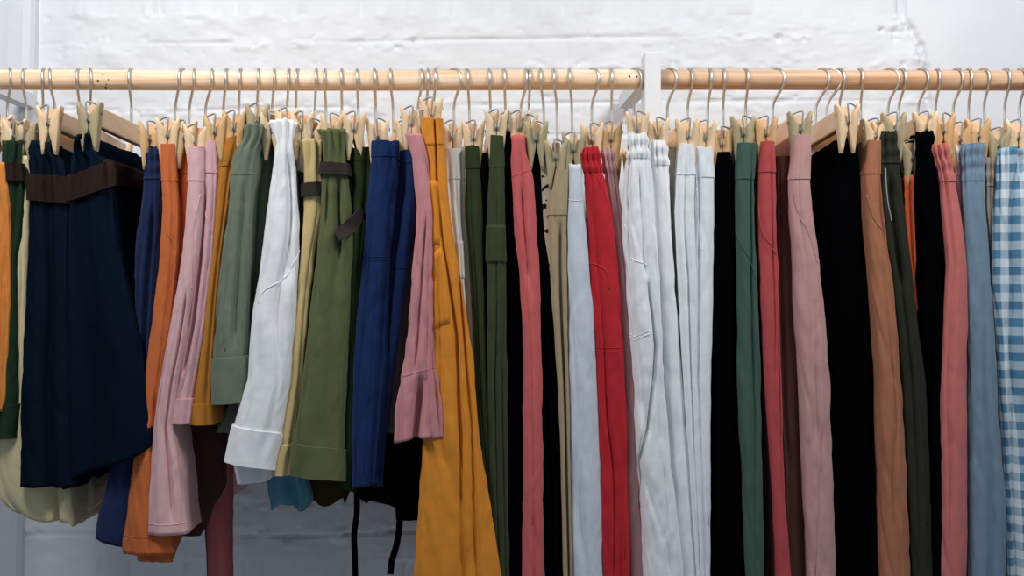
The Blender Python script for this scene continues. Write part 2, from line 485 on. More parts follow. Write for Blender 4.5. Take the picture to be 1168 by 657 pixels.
# ------------------------------------------------------------------ garments
class Tube:
    """A flattened tube of cloth seen edge-on: a front fold given by its two silhouettes, two long sides, a rear fold."""
    def __init__(s, contour, Yf, hk, seed, s0=0.0, s1=1.0, L=None, kr=.5, ks=.55, grooves=(), gather=None, wr=1.0, tilt=(0, 0), round_=1.0, flareL=0.0, hem=0.0, rearx=None, ruffle=None, hemdrop=0.0):
        s.Yf = Yf; D = Yf - CAMY
        c = np.array(contour, float)
        s.zt, s.zb = py2z(c[0, 0], Yf), py2z(c[-1, 0], Yf)
        py = np.arange(c[0, 0], c[-1, 0] + 1, 1.0)
        xl, xr = np.interp(py, c[:, 0], c[:, 1]), np.interp(py, c[:, 0], c[:, 2])
        
        def sm(v, n):
            k = np.exp(-np.linspace(-2, 2, 2*n + 1)**2); k /= k.sum()
            p = np.concatenate([2*v[0] - v[n:0:-1], v, 2*v[-1] - v[-2:-n-2:-1]])
            return np.convolve(p, k, 'valid')
        if len(py) > 40:
            f = np.clip((py - py[0] - 30) / 40, 0, 1)
            xl, xr = [sm(v, 3) * (1 - f) + sm(v, 13) * f for v in (xl, xr)]
        zz = py2z(py, Yf)[::-1]
        s.gz = zz; s.gl = px2x(xl, Yf)[::-1]; s.gr = px2x(xr, Yf)[::-1]
        s.hk = hk; s.seed = seed * 3.7
        s.s0, s.s1 = s0, s1
        s.L = L if L else .185 - Yf
        s.kr, s.ks = kr, ks
        s.grooves, s.gather, s.wr, s.tilt, s.round, s.flareL, s.hem, s.ruffle, s.hemdrop = grooves, gather, wr, tilt, round_, flareL, hem, ruffle, hemdrop
        a = hk['a'] if hk else 0
        xf_top = (np.interp(s.zt, s.gz, s.gl) + np.interp(s.zt, s.gz, s.gr)) / 2
        s.xft = xf_top
        s.xrear = rearx if rearx is not None else (xf_top - math.sin(a) * s.L * 1.0 if hk else xf_top)
    def top(s, q):
        qq = np.clip(q, -1.2, 1.2)
        z = s.zt + s.tilt[0] * qq + .0022 * noise(q*1.7 + s.seed, 0.5, s.seed)
        if s.gather: z = z + s.gather[0] * 1.1 * noise(q*5.0 + s.seed, 3.5, s.seed)
        return z
    def bot(s, q):
        qq = np.clip(q, -1.2, 1.2)
        dep = np.clip((np.abs(q) - 1) / 1, 0, 1)
        return s.zb + s.tilt[1] * qq - s.hemdrop * dep + s.hem * np.sin(q * 5.1 + s.seed) * .5
    def base(s, q, z):
        q = np.asarray(q, float); z = np.asarray(z, float)
        zc = np.clip(z, s.gz[0], s.gz[-1])
        l, r = np.interp(zc, s.gz, s.gl), np.interp(zc, s.gz, s.gr)
        hw = np.maximum((r - l) / 2, .002); xcf = (l + r) / 2
        t = np.clip((s.zt - z) / max(.01, s.zt - s.zb), 0, 1)
        L = s.L * (1 + s.flareL * t)
        xcr = s.xrear + s.ks * (xcf - s.xft)
        aq = np.abs(q); sg = np.sign(q)
        def half(sv): return hw * (1 + (s.kr - 1) * np.clip(sv * 1.6, 0, 1)**.8)
        # depth coordinate
        sd = np.where(aq <= 1, s.s0, np.where(aq <= 2, s.s0 + (s.s1 - s.s0) * (aq - 1), s.s1))
        h = half(sd)
        xc = xcf + (xcr - xcf) * np.minimum(sd, 1)
        rf = np.minimum(h, .024) * s.round * .72
        th = np.clip(q, -1, 1) * PI / 2
        y = s.Yf + sd * L
        # front cap
        x = np.where(aq <= 1, xc + h * np.sign(th) * np.abs(np.sin(th))**.9, xc + sg * h)
        y = np.where(aq <= 1, y - 0 + rf * (1 - np.cos(th)), y + rf * np.clip(1 - (aq - 1), 0, 1))
        # rear cap
        tb = np.clip(aq - 2, 0, 1) * PI / 2
        x = np.where(aq > 2, xc + sg * h * np.cos(tb), x)
        y = np.where(aq > 2, y + .012 * np.sin(tb), y)
        arc = np.where(aq <= 1, hw * th / 1.2, sg * (hw * 1.3 + (sd - s.s0) * L))
        return x, y, z, arc, hw, sd
    def pathq(s, path, z):
        """where a fold that runs through the photo points (row, column) lies across the front, -1..1"""
        py = [p[0] for p in path]; pxs = [p[1] for p in path]
        zz = py2z(np.array(py, float), s.Yf)[::-1]; xx = px2x(np.array(pxs, float), s.Yf)[::-1]
        X = np.interp(z, zz, xx); zc = np.clip(z, s.gz[0], s.gz[-1])
        l, r = np.interp(zc, s.gz, s.gl), np.interp(zc, s.gz, s.gr)
        return (X - (l + r)/2) / np.maximum((r - l)/2, .002)
    def pos(s, q, z, off=0.0):
        q, z = np.broadcast_arrays(np.asarray(q, float), np.asarray(z, float))
        x, y, zz, arc, hw, sd = s.base(q, z)
        e = 1e-3
        x1, y1, *_ = s.base(q + e, z); x0, y0, *_ = s.base(q - e, z)
        tx, ty = x1 - x0, y1 - y0
        ln = np.sqrt(tx*tx + ty*ty) + 1e-12
        nx, ny = ty / ln, -tx / ln
        d = np.zeros_like(x) + off
        sc = np.clip(hw / .022, .3, 1.0)
        S = s.seed
        depth = s.zt - z
        d = d + s.wr * 1.0 * sc * (.0018 * noise(arc*34 + S, z*4.0, S) + .0012 * noise(arc*80 + S, z*6 + arc*20, S + 5) + .0012 * noise(arc*100, z*26 + arc*80, S + 9) + .0007 * noise(arc*200, z*70 - arc*120, S + 13))
        # creases running aslant
        cr = 1 - np.abs(noise(arc*24 + z*5 + S, z*4.5 - arc*8, S + 2))
        d = d - s.wr * sc * .0018 * np.clip(cr - .8, 0, 1) / .2
        r = np.random.RandomState(int(S*10) % 9999)
        qx0 = np.sin(np.clip(q, -1, 1)*PI/2)
        for _ in range(2):
            qc, sg_, dp, z0_, ln_ = r.uniform(-.7, .7), r.uniform(.10, .2), r.uniform(.2, .4)*.016, r.uniform(s.zb, s.zt - .05), r.uniform(.12, .4)
            wob = .25 * noise(z*7, S, 1.0)
            y = y + np.where(np.abs(q) <= 1, 1, 0) * np.minimum(dp, hw*.35) * np.exp(-((qx0 - qc - wob)/sg_)**2) * np.exp(-((z - z0_)/ln_)**2) * np.clip(depth/.05, 0, 1)
        for g in s.grooves:
            q0, sig, dep = g[:3]
            if not np.isscalar(q0): q0 = s.pathq(q0, z)
            fade = 1.0
            if len(g) > 3:
                za, zb = py2z(g[3], s.Yf), py2z(g[4], s.Yf)
                fade = np.clip((za - z) / .03, 0, 1) * np.clip((z - zb) / .03, 0, 1)
            qx = np.where(np.abs(q) <= 1, np.sin(np.clip(q, -1, 1)*PI/2), np.sign(q)*1.5)
            y = y + fade * dep * np.exp(-((qx - q0) / sig)**2)
        if s.gather:
            amp, kk, fall = s.gather
            ph = arc * kk + 1.6 * noise(arc*90 + S, z*9, 3.3 + S) + S
            d = d + amp * np.sin(ph) * np.exp(-np.maximum(depth - .022, 0) / fall)
        if s.gather and s.gather[1] >= 700:      # rows of elastic puff the waist out between them
            d = d + .0010 * np.sin(depth / .0205 * 2 * PI - 1.2 + .8 * noise(arc*60, S, 2.0)) * np.clip(1 - (depth - .040)/.012, 0, 1)
        if s.ruffle:
            zr, amp, kk = s.ruffle
            zr = py2z(zr, s.Yf); t = np.clip((zr - z) / .05, 0, 1)
            d = d + amp * t * np.sin(arc * kk + 1.5 * noise(arc*30, z*8, S))
        return np.stack([x + nx*d, y + ny*d, z + 0*x], -1), np.stack([nx, ny, 0*nx], -1), arc

QF = {}
def qgrid(nf, ns, nb):
    f = np.linspace(-1, 1, nf)
    s = 1 + np.linspace(0, 1, ns + 1)[1:]**1.6
    b = 2 + np.linspace(0, 1, nb + 1)[1:]
    q = np.concatenate([-b[::-1][1:], -s[::-1], f, s, b])      # q=-3 equals q=+3
    return q

def loft(tb, name, mat, parent, rows=90, q=None, z0=None, z1=None, off=0.0, edge=False, label=None, cap_top=True, cap_bot=True):
    """Cloth tube (closed ring of q) between heights z0 (top) and z1 (bottom); None = the tube's own ends."""
    if q is None: q = qgrid(35, 8, 3)
    n = len(q)
    t = np.linspace(0, 1, rows)[:, None]
    zt = tb.top(q)[None, :] if z0 is None else (z0(q)[None, :] if callable(z0) else np.full((1, n), z0))
    zb = tb.bot(q)[None, :] if z1 is None else (z1(q)[None, :] if callable(z1) else np.full((1, n), z1))
    Z = zt * (1 - t) + zb * t
    P, N, A = tb.pos(np.broadcast_to(q[None, :], Z.shape), Z, off)
    UV = np.stack([A, Z], -1)
    rings = [P]; uvs = [UV]
    def inset(Pr, Nr, up, amount):
        c = Pr.mean(0, keepdims=True)
        r = Pr - Nr * amount
        r[:, 2] += up
        return r
    if edge:        # a band lying on the tube: tuck both borders under
        a0, a1 = P[0].copy(), P[-1].copy(); a0[:, 2] -= .0004; a1[:, 2] += .0004
        rings = [inset(P[0], N[0], 0, off + .0015)[None], P[:1], a0[None], P[1:-1], a1[None], P[-1:], inset(P[-1], N[-1], 0, off + .0015)[None]]
        uvs = [UV[:1], UV[:1], UV, UV[-1:], UV[-1:]]
    else:
        if cap_top:
            rings = [inset(P[0], N[0], -.006, .0035)[None], inset(P[0], N[0], .0004, .0014)[None]] + rings; uvs = [UV[:1], UV[:1]] + uvs
        if cap_bot:
            rings = rings + [inset(P[-1], N[-1], .0002, .0014)[None], inset(P[-1], N[-1], .012, .0030)[None]]; uvs = uvs + [UV[-1:], UV[-1:]]
    V = np.concatenate(rings, 0); U = np.concatenate(uvs, 0)
    m = V.shape[0]
    I = np.arange(m*n).reshape(m, n); J = np.roll(I, -1, 1)
    f = np.stack([I[:-1].ravel(), I[1:].ravel(), J[1:].ravel(), J[:-1].ravel()], 1).tolist()
    if not edge and cap_top: f.append(tuple(I[0].tolist()))
    o = mesh_obj(name, V.reshape(-1, 3), f, mat, parent, True, U.reshape(-1, 2))
    if label: o['label'] = label
    return o

def patch(tb, name, mat, parent, q0, q1, zf0, zf1, off=.0022, nq=14, nz=20, label=None):
    """A piece sewn on the front: q0..q1 and heights zf0(q)/zf1(q) (functions or numbers)"""
    q = np.linspace(q0, q1, nq)
    g = lambda f: f(q) if callable(f) else np.full(nq, f)
    a, b = g(zf0), g(zf1)
    t = np.linspace(0, 1, nz)[:, None]
    Z = a[None]*(1-t) + b[None]*t
    offm = np.full(Z.shape, off)
    offm[0] = offm[-1] = -.0008; offm[:, 0] = offm[:, -1] = -.0008
    qq = np.broadcast_to(q[None], Z.shape).copy()
    eps = (q1 - q0) * .015
    qq[:, 1] = q0 + eps; qq[:, -2] = q1 - eps
    Z = Z.copy(); Z[1] = Z[0] - .0012; Z[-2] = Z[-1] + .0012
    P, N, A = tb.pos(qq, Z, 0.0)
    P = P + N * offm[..., None]
    I = np.arange(nz*nq).reshape(nz, nq)
    f = np.stack([I[:-1, :-1].ravel(), I[1:, :-1].ravel(), I[1:, 1:].ravel(), I[:-1, 1:].ravel()], 1)
    o = mesh_obj(name, P.reshape(-1, 3), f.tolist(), mat, parent, True, np.stack([A, Z], -1).reshape(-1, 2))
    if label: o['label'] = label
    return o

def seam(tb, mb, pts, r=.0008, off=.0003, n=40):
    """piping / topstitch line along (q, photo row) points"""
    def qof(q, y):
        if abs(q) < 3: return q
        v = float(tb.pathq([(y, q), (y + 1, q)], py2z(y, tb.Yf)))
        return math.asin(max(-.97, min(.97, v))) * 2 / PI
    p = smooth_path([(qof(q, y), py2z(y, tb.Yf), 0) for q, y in pts], n)
    p = np.array(p)
    P, N, A = tb.pos(p[:, 0], p[:, 1], off)
    mb.tube([tuple(x) for x in P], r, 5)

def ribbon(name, mat, parent, pts, w=.006, th=.0012, label=None, facing=(1, 0, 0)):
    """flat ribbon through world points"""
    p = smooth_path(pts, 40); mb = MB(); vs = []; fs = []
    for i, c in enumerate(p):
        d = np.array(p[min(i+1, len(p)-1)]) - np.array(p[max(i-1, 0)]); d /= np.linalg.norm(d) + 1e-9
        a = np.array(facing, float); a -= d * a.dot(d); a /= np.linalg.norm(a) + 1e-9
        b = np.cross(d, a)
        for u, v in ((-1, -1), (1, -1), (1, 1), (-1, 1)):
            vs.append(np.array(c) + a*u*w/2 + b*v*th/2)
    m = len(p)
    for i in range(m-1):
        for k in range(4):
            k2 = (k+1) % 4
            fs.append((i*4+k, i*4+k2, (i+1)*4+k2, (i+1)*4+k))
    fs.append((3, 2, 1, 0)); fs.append(tuple((m-1)*4+k for k in range(4)))
    mb.add(vs, fs); o = mb.build(name, mat, parent, smooth=False)
    if label: o['label'] = label
    return o

MATS = {}
def cloth(col, **k):
    key = (tuple(col), tuple(sorted(k.items())))
    if key not in MATS: MATS[key] = fabric('%d_%d_%d' % tuple(col), col, **k)
    return MATS[key]

SEED = [0]
def garment(kind, label, cat, group, col, contour, hook=None, Yf=-.20, mode='trousers', wb=None, gather=None, grooves=(), cuff=None, belt=None,
            extra=None, seams=(), pockets=(), pipes=(), tilt=(0, 0), rows=90, mat=None, kr=.5, ks=.55, wr=1.0, crotch=None, L=None, flareL=0.0, hem=0.0, ruffle=None, rearx=None, hemdrop=0.0, round_=1.0, detail=1.0):
    """mode 'trousers'/'shorts': two legs; 'skirt': one body. wb/cuff/belt in photo rows."""
    SEED[0] += 1
    hk = HANG.get(hook) if hook is not None else None
    m = mat or cloth(col)
    xl0, xr0 = contour[0][1], contour[0][2]
    root = empty(kind, (px2x((xl0 + xr0)/2, Yf), Yf + .1, py2z(contour[-1][0], Yf)))
    setp(root, label, cat, group)
    kw = dict(seed=SEED[0], L=L, kr=kr, ks=ks, grooves=grooves, gather=gather, wr=wr, tilt=tilt, flareL=flareL, hem=hem, ruffle=ruffle, rearx=rearx, hemdrop=hemdrop, round_=round_)
    full = Tube(contour, Yf, hk, **kw)
    rows = max(24, int(rows * detail))
    if mode == 'skirt':
        loft(full, 'body', m, root, rows, qgrid(33, 14, 3))
        near = full
    else:
        near = Tube(contour, Yf, hk, s0=0.0, s1=.50, **kw)
        loft(near, 'leg', m, root, int(rows*1.25), qgrid(37, 8, 3))
        kw2 = dict(kw); kw2['grooves'] = (); kw2['hemdrop'] = 0
        far = Tube(contour, Yf, hk, s0=.505, s1=1.0, **kw2)
        if hemdrop: far.zb -= hemdrop
        loft(far, 'leg', m, root, max(20, rows // 3), qgrid(7, 5, 3))
    if extra:
        for e in extra:
            c2, y2 = e[0], e[1]
            opt = dict(e[2]) if len(e) > 2 else {}
            k3 = dict(kw); k3['seed'] = SEED[0] + 31; k3['grooves'] = opt.get('grooves', ()); k3['tilt'] = opt.get('tilt', (0, 0)); k3['gather'] = opt.get('gather', gather)
            t2 = Tube(c2, y2, hk, **k3)
            loft(t2, opt.get('name', 'leg'), opt.get('mat', m), root, max(24, rows*2//3), qgrid(21, 7, 3))
            if opt.get('wb'):
                loft(t2, 'waistband', m, root, 12, qgrid(21, 7, 3), z0=t2.top, z1=py2z(opt['wb'], y2), off=.0014, edge=True)
    if wb:
        loft(full, 'waistband', m, root, 16, qgrid(43, 12, 3), z0=lambda q: full.top(q) + .0005, z1=(lambda q: py2z(wb, Yf) + tilt[0]*.4*np.clip(q, -1, 1)), off=.0009, edge=True)
    if cuff:
        loft(near if mode != 'skirt' else full, 'cuff', m, root, 14, qgrid(27, 8, 3), z0=lambda q: py2z(cuff, Yf) + tilt[1]*np.clip(q, -1, 1), z1=lambda q: near.bot(q) - .0012, off=.0030, edge=True)
    if belt:
        y0, y1, bt, bm, lab = belt
        loft(full, 'belt', bm, root, 10, qgrid(33, 12, 3), z0=lambda q: py2z(y0, Yf) + bt*np.clip(q, -1.3, 1.3), z1=lambda q: py2z(y1, Yf) + bt*np.clip(q, -1.3, 1.3), off=.0055, edge=True, label=lab)
    for s in seams:
        mb = MB(); seam(near, mb, s, .0006, .0001); mb.build('seam', m, root)
    for s in pipes:
        mb = MB(); seam(near, mb, s, .0010, .0000); mb.build('pocket_edge', m, root)
    for p in pockets:
        q0, q1, ya, yb = p[:4]; sl = p[4] if len(p) > 4 else 0.0
        patch(near, 'pocket', m, root, q0, q1, lambda q: py2z(ya, Yf) + sl*(q - q0), lambda q: py2z(yb, Yf) + sl*(q - q0), .0014)
    return root, near, m

build_setting()
build_rack()

# key: apex, stem, peg, pegtop, swivel, tint, what it carries
H = 'wooden clip hanger '
HL = [
 ('e1', 11, 8, -45, 132, 25, 0, H + 'at the far left end of the rail, hook by the pier'),
 ('e2', 29, 30, -27, 134, 10, 0, H + 'second from the left end of the rail, its bar in the corner'),
 ('h1', 50, 49, 2, 131, 12, 0, H + 'carrying the mustard trousers cut off by the left picture edge'),
 ('h2', 57, 64, 18, 136, 18, 0, H + 'carrying the dark green shorts with sage paper-bag waist'),
 ('h3', 90, 91, 31, 140, 15, 1, H + 'carrying the cream skirt behind the navy skirts'),
 ('h4', 103, 103, 57, 121, 20, 0, H + 'carrying the left navy skirt, pale clip in front'),
 ('h5', 150, 150, 103, 117, 5, 1, H + 'carrying the right navy skirt, greyish clip and bare bar showing'),
 ('h6', 209, 198, 172, 139, -10, 2, H + 'carrying the mid blue culottes beside the rust orange trousers'),
 ('h7', 222, 215, 192, 135, 5, 0, H + 'carrying the rust orange trousers'),
 ('h8', 242, 233, 211, 138, 8, 0, H + 'carrying the bright orange trousers behind the mauve pair'),
 ('h9', 259, 254, 224, 143, 5, 0, H + 'carrying the long mauve pink trousers'),
 ('h10', 275, 272, 246, 131, 3, 2, H + 'carrying the mauve pink shorts with turned cuffs'),
 ('h11', 295, 293, 268, 127, 8, 2, H + 'carrying the ochre brown shorts'),
 ('h12', 313, 310, 294, 119, 5, 1, H + 'carrying the sage green shorts'),
 ('h13', 330, 327, 310, 128, 2, 0, H + 'carrying the long maroon trousers'),
 ('h14', 340, 337, 327, 124, -5, 0, H + 'carrying the white shorts with broad cuffs'),
 ('h15', 361, 359, 345, 128, 3, 0, H + 'carrying the teal blue shorts hidden behind white ones'),
 ('h16', 371, 372, 357, 136, 2, 0, H + 'carrying the gold satin shorts with brown belt'),
 ('h17', 390, 390, 379, 130, 2, 0, H + 'carrying the olive green shorts with brown belt'),
 ('h18', 407, 409, 404, 128, 4, 0, H + 'carrying the dark bottle green shorts'),
 ('h19', 427, 429, 431, 136, 3, 0, H + 'carrying the royal blue shorts nearer the dark green ones'),
 ('h20', 445, 449, 463, 137, -4, 0, H + 'carrying the royal blue shorts nearer the pink ruffle'),
 ('h21', 480, 476, 470, 122, 8, 0, H + 'carrying the pink ruffled shorts'),
 ('h22', 488, 486, 481, 126, 3, 0, H + 'carrying the grey shorts glimpsed below the blue ones'),
 ('h23', 496, 494, 492, 112, 4, 0, H + 'carrying the long mustard yellow trousers'),
 ('h24', 517, 518, 516, 138, 38, 0, H + 'carrying the ivory trousers beside the mustard yellow pair'),
 ('h25', 532, 536, 540, 138, 6, 0, H + 'carrying the forest green trousers next to cream'),
 ('h26', 557, 560, 566, 126, 4, 0, H + 'carrying the olive trousers with patch pocket'),
 ('h27', 574, 577, 580, 128, 6, 0, H + 'carrying the black trousers between olive and coral pairs'),
 ('h28', 599, 593, 592, 127, 8, 0, H + 'carrying the coral pink trousers with a pinched waist'),
 ('h29', 604, 603, 601, 131, 3, 2, H + 'squeezed in right after the coral pink trousers'),
 ('h30', 616, 621, 612, 139, 8, 1, H + 'carrying the black trousers beside the beige spotted pair'),
 ('h31', 631, 636, 634, 160, 6, 1, H + 'carrying the beige trousers, hung low with a greyish clip'),
 ('h32', 649, 653, 654, 151, 5, 1, H + 'carrying the pale blue grey trousers'),
 ('h33', 675, 675, 675, 141, 35, 0, H + 'carrying the bright red trousers'),
 ('h34', 696, 698, 697, 139, 10, 2, H + 'carrying the dusky rose trousers behind the red pair'),
 ('h35', 723, 723, 727, 128, 38, 0, H + 'carrying the white trousers left of the white post'),
 ('h36', 740, 741, 750, 135, 10, 0, H + 'carrying the white trousers just below the white post'),
 ('h37', 763, 761, 784, 136, 28, 0, H + 'first right of the white post, carrying white trousers'),
 ('h38', 786, 784, 804, 138, 8, 0, H + 'carrying the white trousers next to the black pair'),
 ('h39', 809, 807, 823, 145, 4, 2, H + 'carrying the black trousers next to white ones'),
 ('h40', 824, 825, 847, 133, 3, 1, H + 'carrying the teal green trousers'),
 ('h41', 849, 851, 873, 133, 10, 2, H + 'carrying the coral red trousers'),
 ('h42', 884, 881, 912, 128, 35, 1, H + 'carrying the dusty pink trousers with side seam'),
 ('h43', 936, 930, 966, 119, 30, 0, H + 'carrying the broad black trousers, pale bar showing'),
 ('h44', 946, 943, 996, 136, 45, 0, H + 'carrying the tan brown trousers'),
 ('h45', 955, 958, 1006, 140, 15, 0, H + 'tucked between the tan and the charcoal trousers'),
 ('h46', 980, 982, 1019, 129, 3, 1, H + 'carrying the charcoal trousers with drawstring'),
 ('h47', 1013, 1013, 1040, 160, 45, 1, H + 'carrying the orange trousers, hung low'),
 ('h48', 1027, 1025, 1055, 128, 12, 0, H + 'carrying the black trousers left of the coral rose pair'),
 ('h49', 1049, 1047, 1075, 130, 30, 2, H + 'carrying the coral rose trousers with gathered waist'),
 ('h50', 1068, 1067, 1094, 140, 5, 2, H + 'carrying the pale grey trousers behind coral rose'),
 ('h51', 1090, 1087, 1115, 136, 22, 2, H + 'carrying the denim blue grey trousers'),
 ('h52', 1104, 1105, 1138, 146, 5, 1, H + 'carrying the taupe trousers beside the gingham pair'),
 ('h53', 1120, 1123, 1160, 137, 20, 0, H + 'carrying the blue gingham trousers'),
 ('h54', 1146, 1146, 1192, 138, 5, 0, H + 'second from the right end of the rail in view'),
 ('h55', 1163, 1163, 1212, 138, 10, 0, H + 'at the far right end of the rail in view'),
]
FRONT = {'h4': .200, 'h5': .200, 'h43': .202, 'h7': .188, 'h40': .188, 'h41': .190, 'h42': .194, 'h31': .192, 'h32': .192, 'h36': .186, 'h37': .190, 'h35': .196, 'h46': .192, 'h18': .190, 'h44': .190, 'h9': .188, 'h10': .186, 'h26': .186, 'h30': .19}
for h in HL: hanger(*h, half=FRONT.get(h[0], .180))

TR, SH, SK = 'trousers hanging on the rail', 'shorts hanging on the rail', 'skirts hanging on the rail'
def lower(c, a, b):      # a long leg goes on below the picture
    (p0, l0, r0), (p1, l1, r1) = c[-2], c[-1]
    k = (700 - p1) / max(1, p1 - p0)
    return c + [(700, l1 + (l1 - l0)*k*a, r1 + (r1 - r0)*k*b), (770, l1 + (l1 - l0)*k*a*1.3, r1 + (r1 - r0)*k*b*1.3)]
def legs(c): return lower(c, .6, .6)
LEATHER = plain('belt_leather', (38, 25, 23), .85, 0, .3, 300)
BROWNBELT = cloth((60, 45, 41))
BLACK = (17, 18, 22); INK = (18, 22, 30)

# ---- left end -------------------------------------------------------------
garment('trousers', 'mustard orange trousers cut off by the left picture edge', 'trousers', TR, (218, 136, 60),
  [(185,-14,2),(205,-16,5),(240,-18,9),(300,-18,8),(370,-20,7),(440,-22,3),(470,-24,0)], 'h1', -.205, detail=.6)
garment('shorts', 'dark green shorts with sage paper-bag waist at the left end', 'shorts', SH, (46, 66, 50),
  [(160,2,24),(172,2,23),(186,0,23),(205,-2,27),(240,-4,25),(300,-6,17),(380,-6,18),(460,-10,18),(500,-12,14)], 'h2', -.195, gather=(0.0039, 546, 0.035), cuff=461, belt=(186, 206, 0, BROWNBELT, 'dark brown fabric belt'), mode='shorts', detail=.7)
garment('skirt', 'cream wrap skirt whose hem shows below the navy skirts', 'skirt', SK, (216, 202, 160),
  [(178,20,36),(205,18,33),(250,17,31),(300,14,30),(360,10,28),(440,4,36),(500,-14,52),(540,-16,72),(568,-10,77),(594,18,78)], 'h3', -.185, mode='skirt', hem=.006, tilt=(0,-.012), grooves=[([(480,45),(594,60)],.12,.02,480,700)], ks=.2, kr=.8, extra=[([(440,60,80),(520,70,96),(560,78,105),(588,84,103)], -.10, {'name': 'tie', 'gather': None, 'tilt': (0, .01)})])
garment('skirt', 'navy skirt with brown belt, the left of the two, flat hem', 'skirt', SK, (24, 37, 54),
  [(160,36,54),(172,31,57),(181,30,66),(198,30,71),(230,29,76),(340,24,76),(440,19,78),(557,17,82)], 'h4', -.212, mode='skirt', gather=(0.0044, 441, 0.09), grooves=[(.1,.25,.012)], belt=(199, 230, -.004, BROWNBELT, 'dark brown fabric belt'), wr=.8, flareL=.1, ks=.6)
garment('skirt', 'navy skirt with brown belt, the right of the two, hem swept up', 'skirt', SK, (22, 36, 54),
  [(153,90,100),(162,84,102),(173,80,105),(182,78,118),(192,77,121),(212,74,122),(240,72,125),(287,71,131),(337,70,144),(387,69,156),(437,68,163),(500,66,170),(534,66,168)], 'h5', -.212, mode='skirt', gather=(0.0044, 399, 0.1), grooves=[(-.2,.3,.012)], belt=(192, 222, .016, BROWNBELT, 'dark brown fabric belt'), wr=.9, kr=.85, flareL=.14, tilt=(0, .036), hemdrop=-.0, ks=.8)
garment('culottes', 'mid blue culottes between the navy skirt and the rust trousers', 'culottes', TR, (34, 49, 92),
  [(168,165,181),(190,163,183),(205,161,184),(240,157,184),(280,152,182),(337,151,178),(407,150,172),(470,140,172),(567,114,160),(600,108,152),(622,106,149)], 'h6', -.19, wb=204, gather=(0.0015, 850, 0.04), seams=[[(.5,205),(.4,300),(.3,420)]], pipes=[[(-.9,250),(-.75,280),(-.8,318)]], grooves=[(.15,.16,.012,230,560)], tilt=(0,-.012), ks=.3)
garment('trousers', 'rust orange trousers with slanted pocket and doubled hem', 'trousers', TR, (204, 108, 58),
  [(164,183,197),(207,183,200),(240,184,203),(300,180,201),(354,173,195),(434,163,184),(500,153,183),(560,141,190),(620,134,193),(634,136,194)], 'h7', -.20, wb=206, pipes=[[(-.6,225),(-.1,262),(.7,300)]], seams=[[(-.92,612),(0,613),(.92,612)]], ks=.25, grooves=[(.3,.14,.008,440,640)], extra=[([(440,165,182),(540,152,190),(600,150,192),(642,153,193)], -.14, {'tilt': (0, -.003)})])
garment('trousers', 'bright orange trousers glimpsed between rust and mauve pairs', 'trousers', TR, (200, 92, 48),
  [(161,202,215),(200,203,216),(240,202,215),(300,198,210),(400,190,204),(480,186,200),(560,180,196)], 'h8', -.175, wb=198, detail=.6)
garment('trousers', 'long mauve pink trousers with a wide flared leg', 'trousers', TR, (220, 176, 178),
  [(167,214,231),(208,213,230),(240,211,229),(287,206,225),(330,200,218),(397,188,208),(437,180,200),(487,173,194),(531,168,202),(580,165,208),(611,163,212)], 'h9', -.205, wb=206, pipes=[[(.5,222),(.15,260),(.35,300),(.7,330)]], grooves=[(.35,.14,.010,330,600)], seams=[[(-.95,597),(0,599),(.95,597)]], ks=.25)
garment('shorts', 'mauve pink shorts with turned cuffs', 'shorts', SH, (214, 168, 174),
  [(160,230,247),(200,229,246),(240,227,244),(300,221,240),(367,213,232),(434,200,221),(454,190,218),(483,189,214)], 'h10', -.195, wb=197, mode='shorts', cuff=455, pipes=[[(-.5,215),(.1,252),(.85,280)]], grooves=[(-.3,.16,.012,210,430)], ks=.3)
garment('shorts', 'ochre brown shorts with turned cuffs', 'shorts', SH, (188, 122, 44),
  [(156,254,272),(172,250,269),(190,247,265),(240,242,259),(287,239,252),(320,234,249),(407,223,243),(437,218,242),(460,214,242),(484,214,242)], 'h11', -.19, wb=189, mode='shorts', cuff=461, tilt=(.006,0), ks=.3)
garment('shorts', 'sage green shorts with folded paper-bag waist', 'shorts', SH, (114, 124, 106),
  [(142,277,299),(150,279,297),(159,277,295),(167,268,295),(180,263,294),(198,257,292),(215,259,288),(240,258,286),(287,250,284),(354,243,281),(406,241,280),(460,241,277)], 'h12', -.205, mode='shorts', gather=(0.0029, 693, 0.02), cuff=408, tilt=(0,.003), pipes=[[(-.55,235),(-.35,275),(-.25,340),(-.1,400)]], seams=[[(-.9,197),(0,199),(.9,196)]], ks=.4,
  extra=[([(152,291,313),(168,288,313),(190,286,312),(240,283,308),(300,279,300),(360,274,294),(437,268,288),(494,243,270)], -.14, {})], grooves=[(.25,.15,.008,205,400)])
garment('trousers', 'long maroon trousers reaching below the sage and white shorts', 'trousers', TR, (158, 84, 88),
  [(160,302,316),(240,296,312),(340,272,296),(440,238,266),(535,226,263),(600,229,263),(657,232,263),(700,234,263)], 'h13', -.10, detail=.7, ks=1.0, wb=190, L=.07)
garment('shorts', 'dark chocolate shorts in the shadow behind the ochre pair', 'shorts', SH, (78, 50, 44),
  [(190,258,272),(260,252,272),(340,238,262),(440,210,252),(500,199,258),(560,202,256),(612,206,228)], 'h11', -.11, mode='shorts', detail=.5, ks=1.0, L=.10)
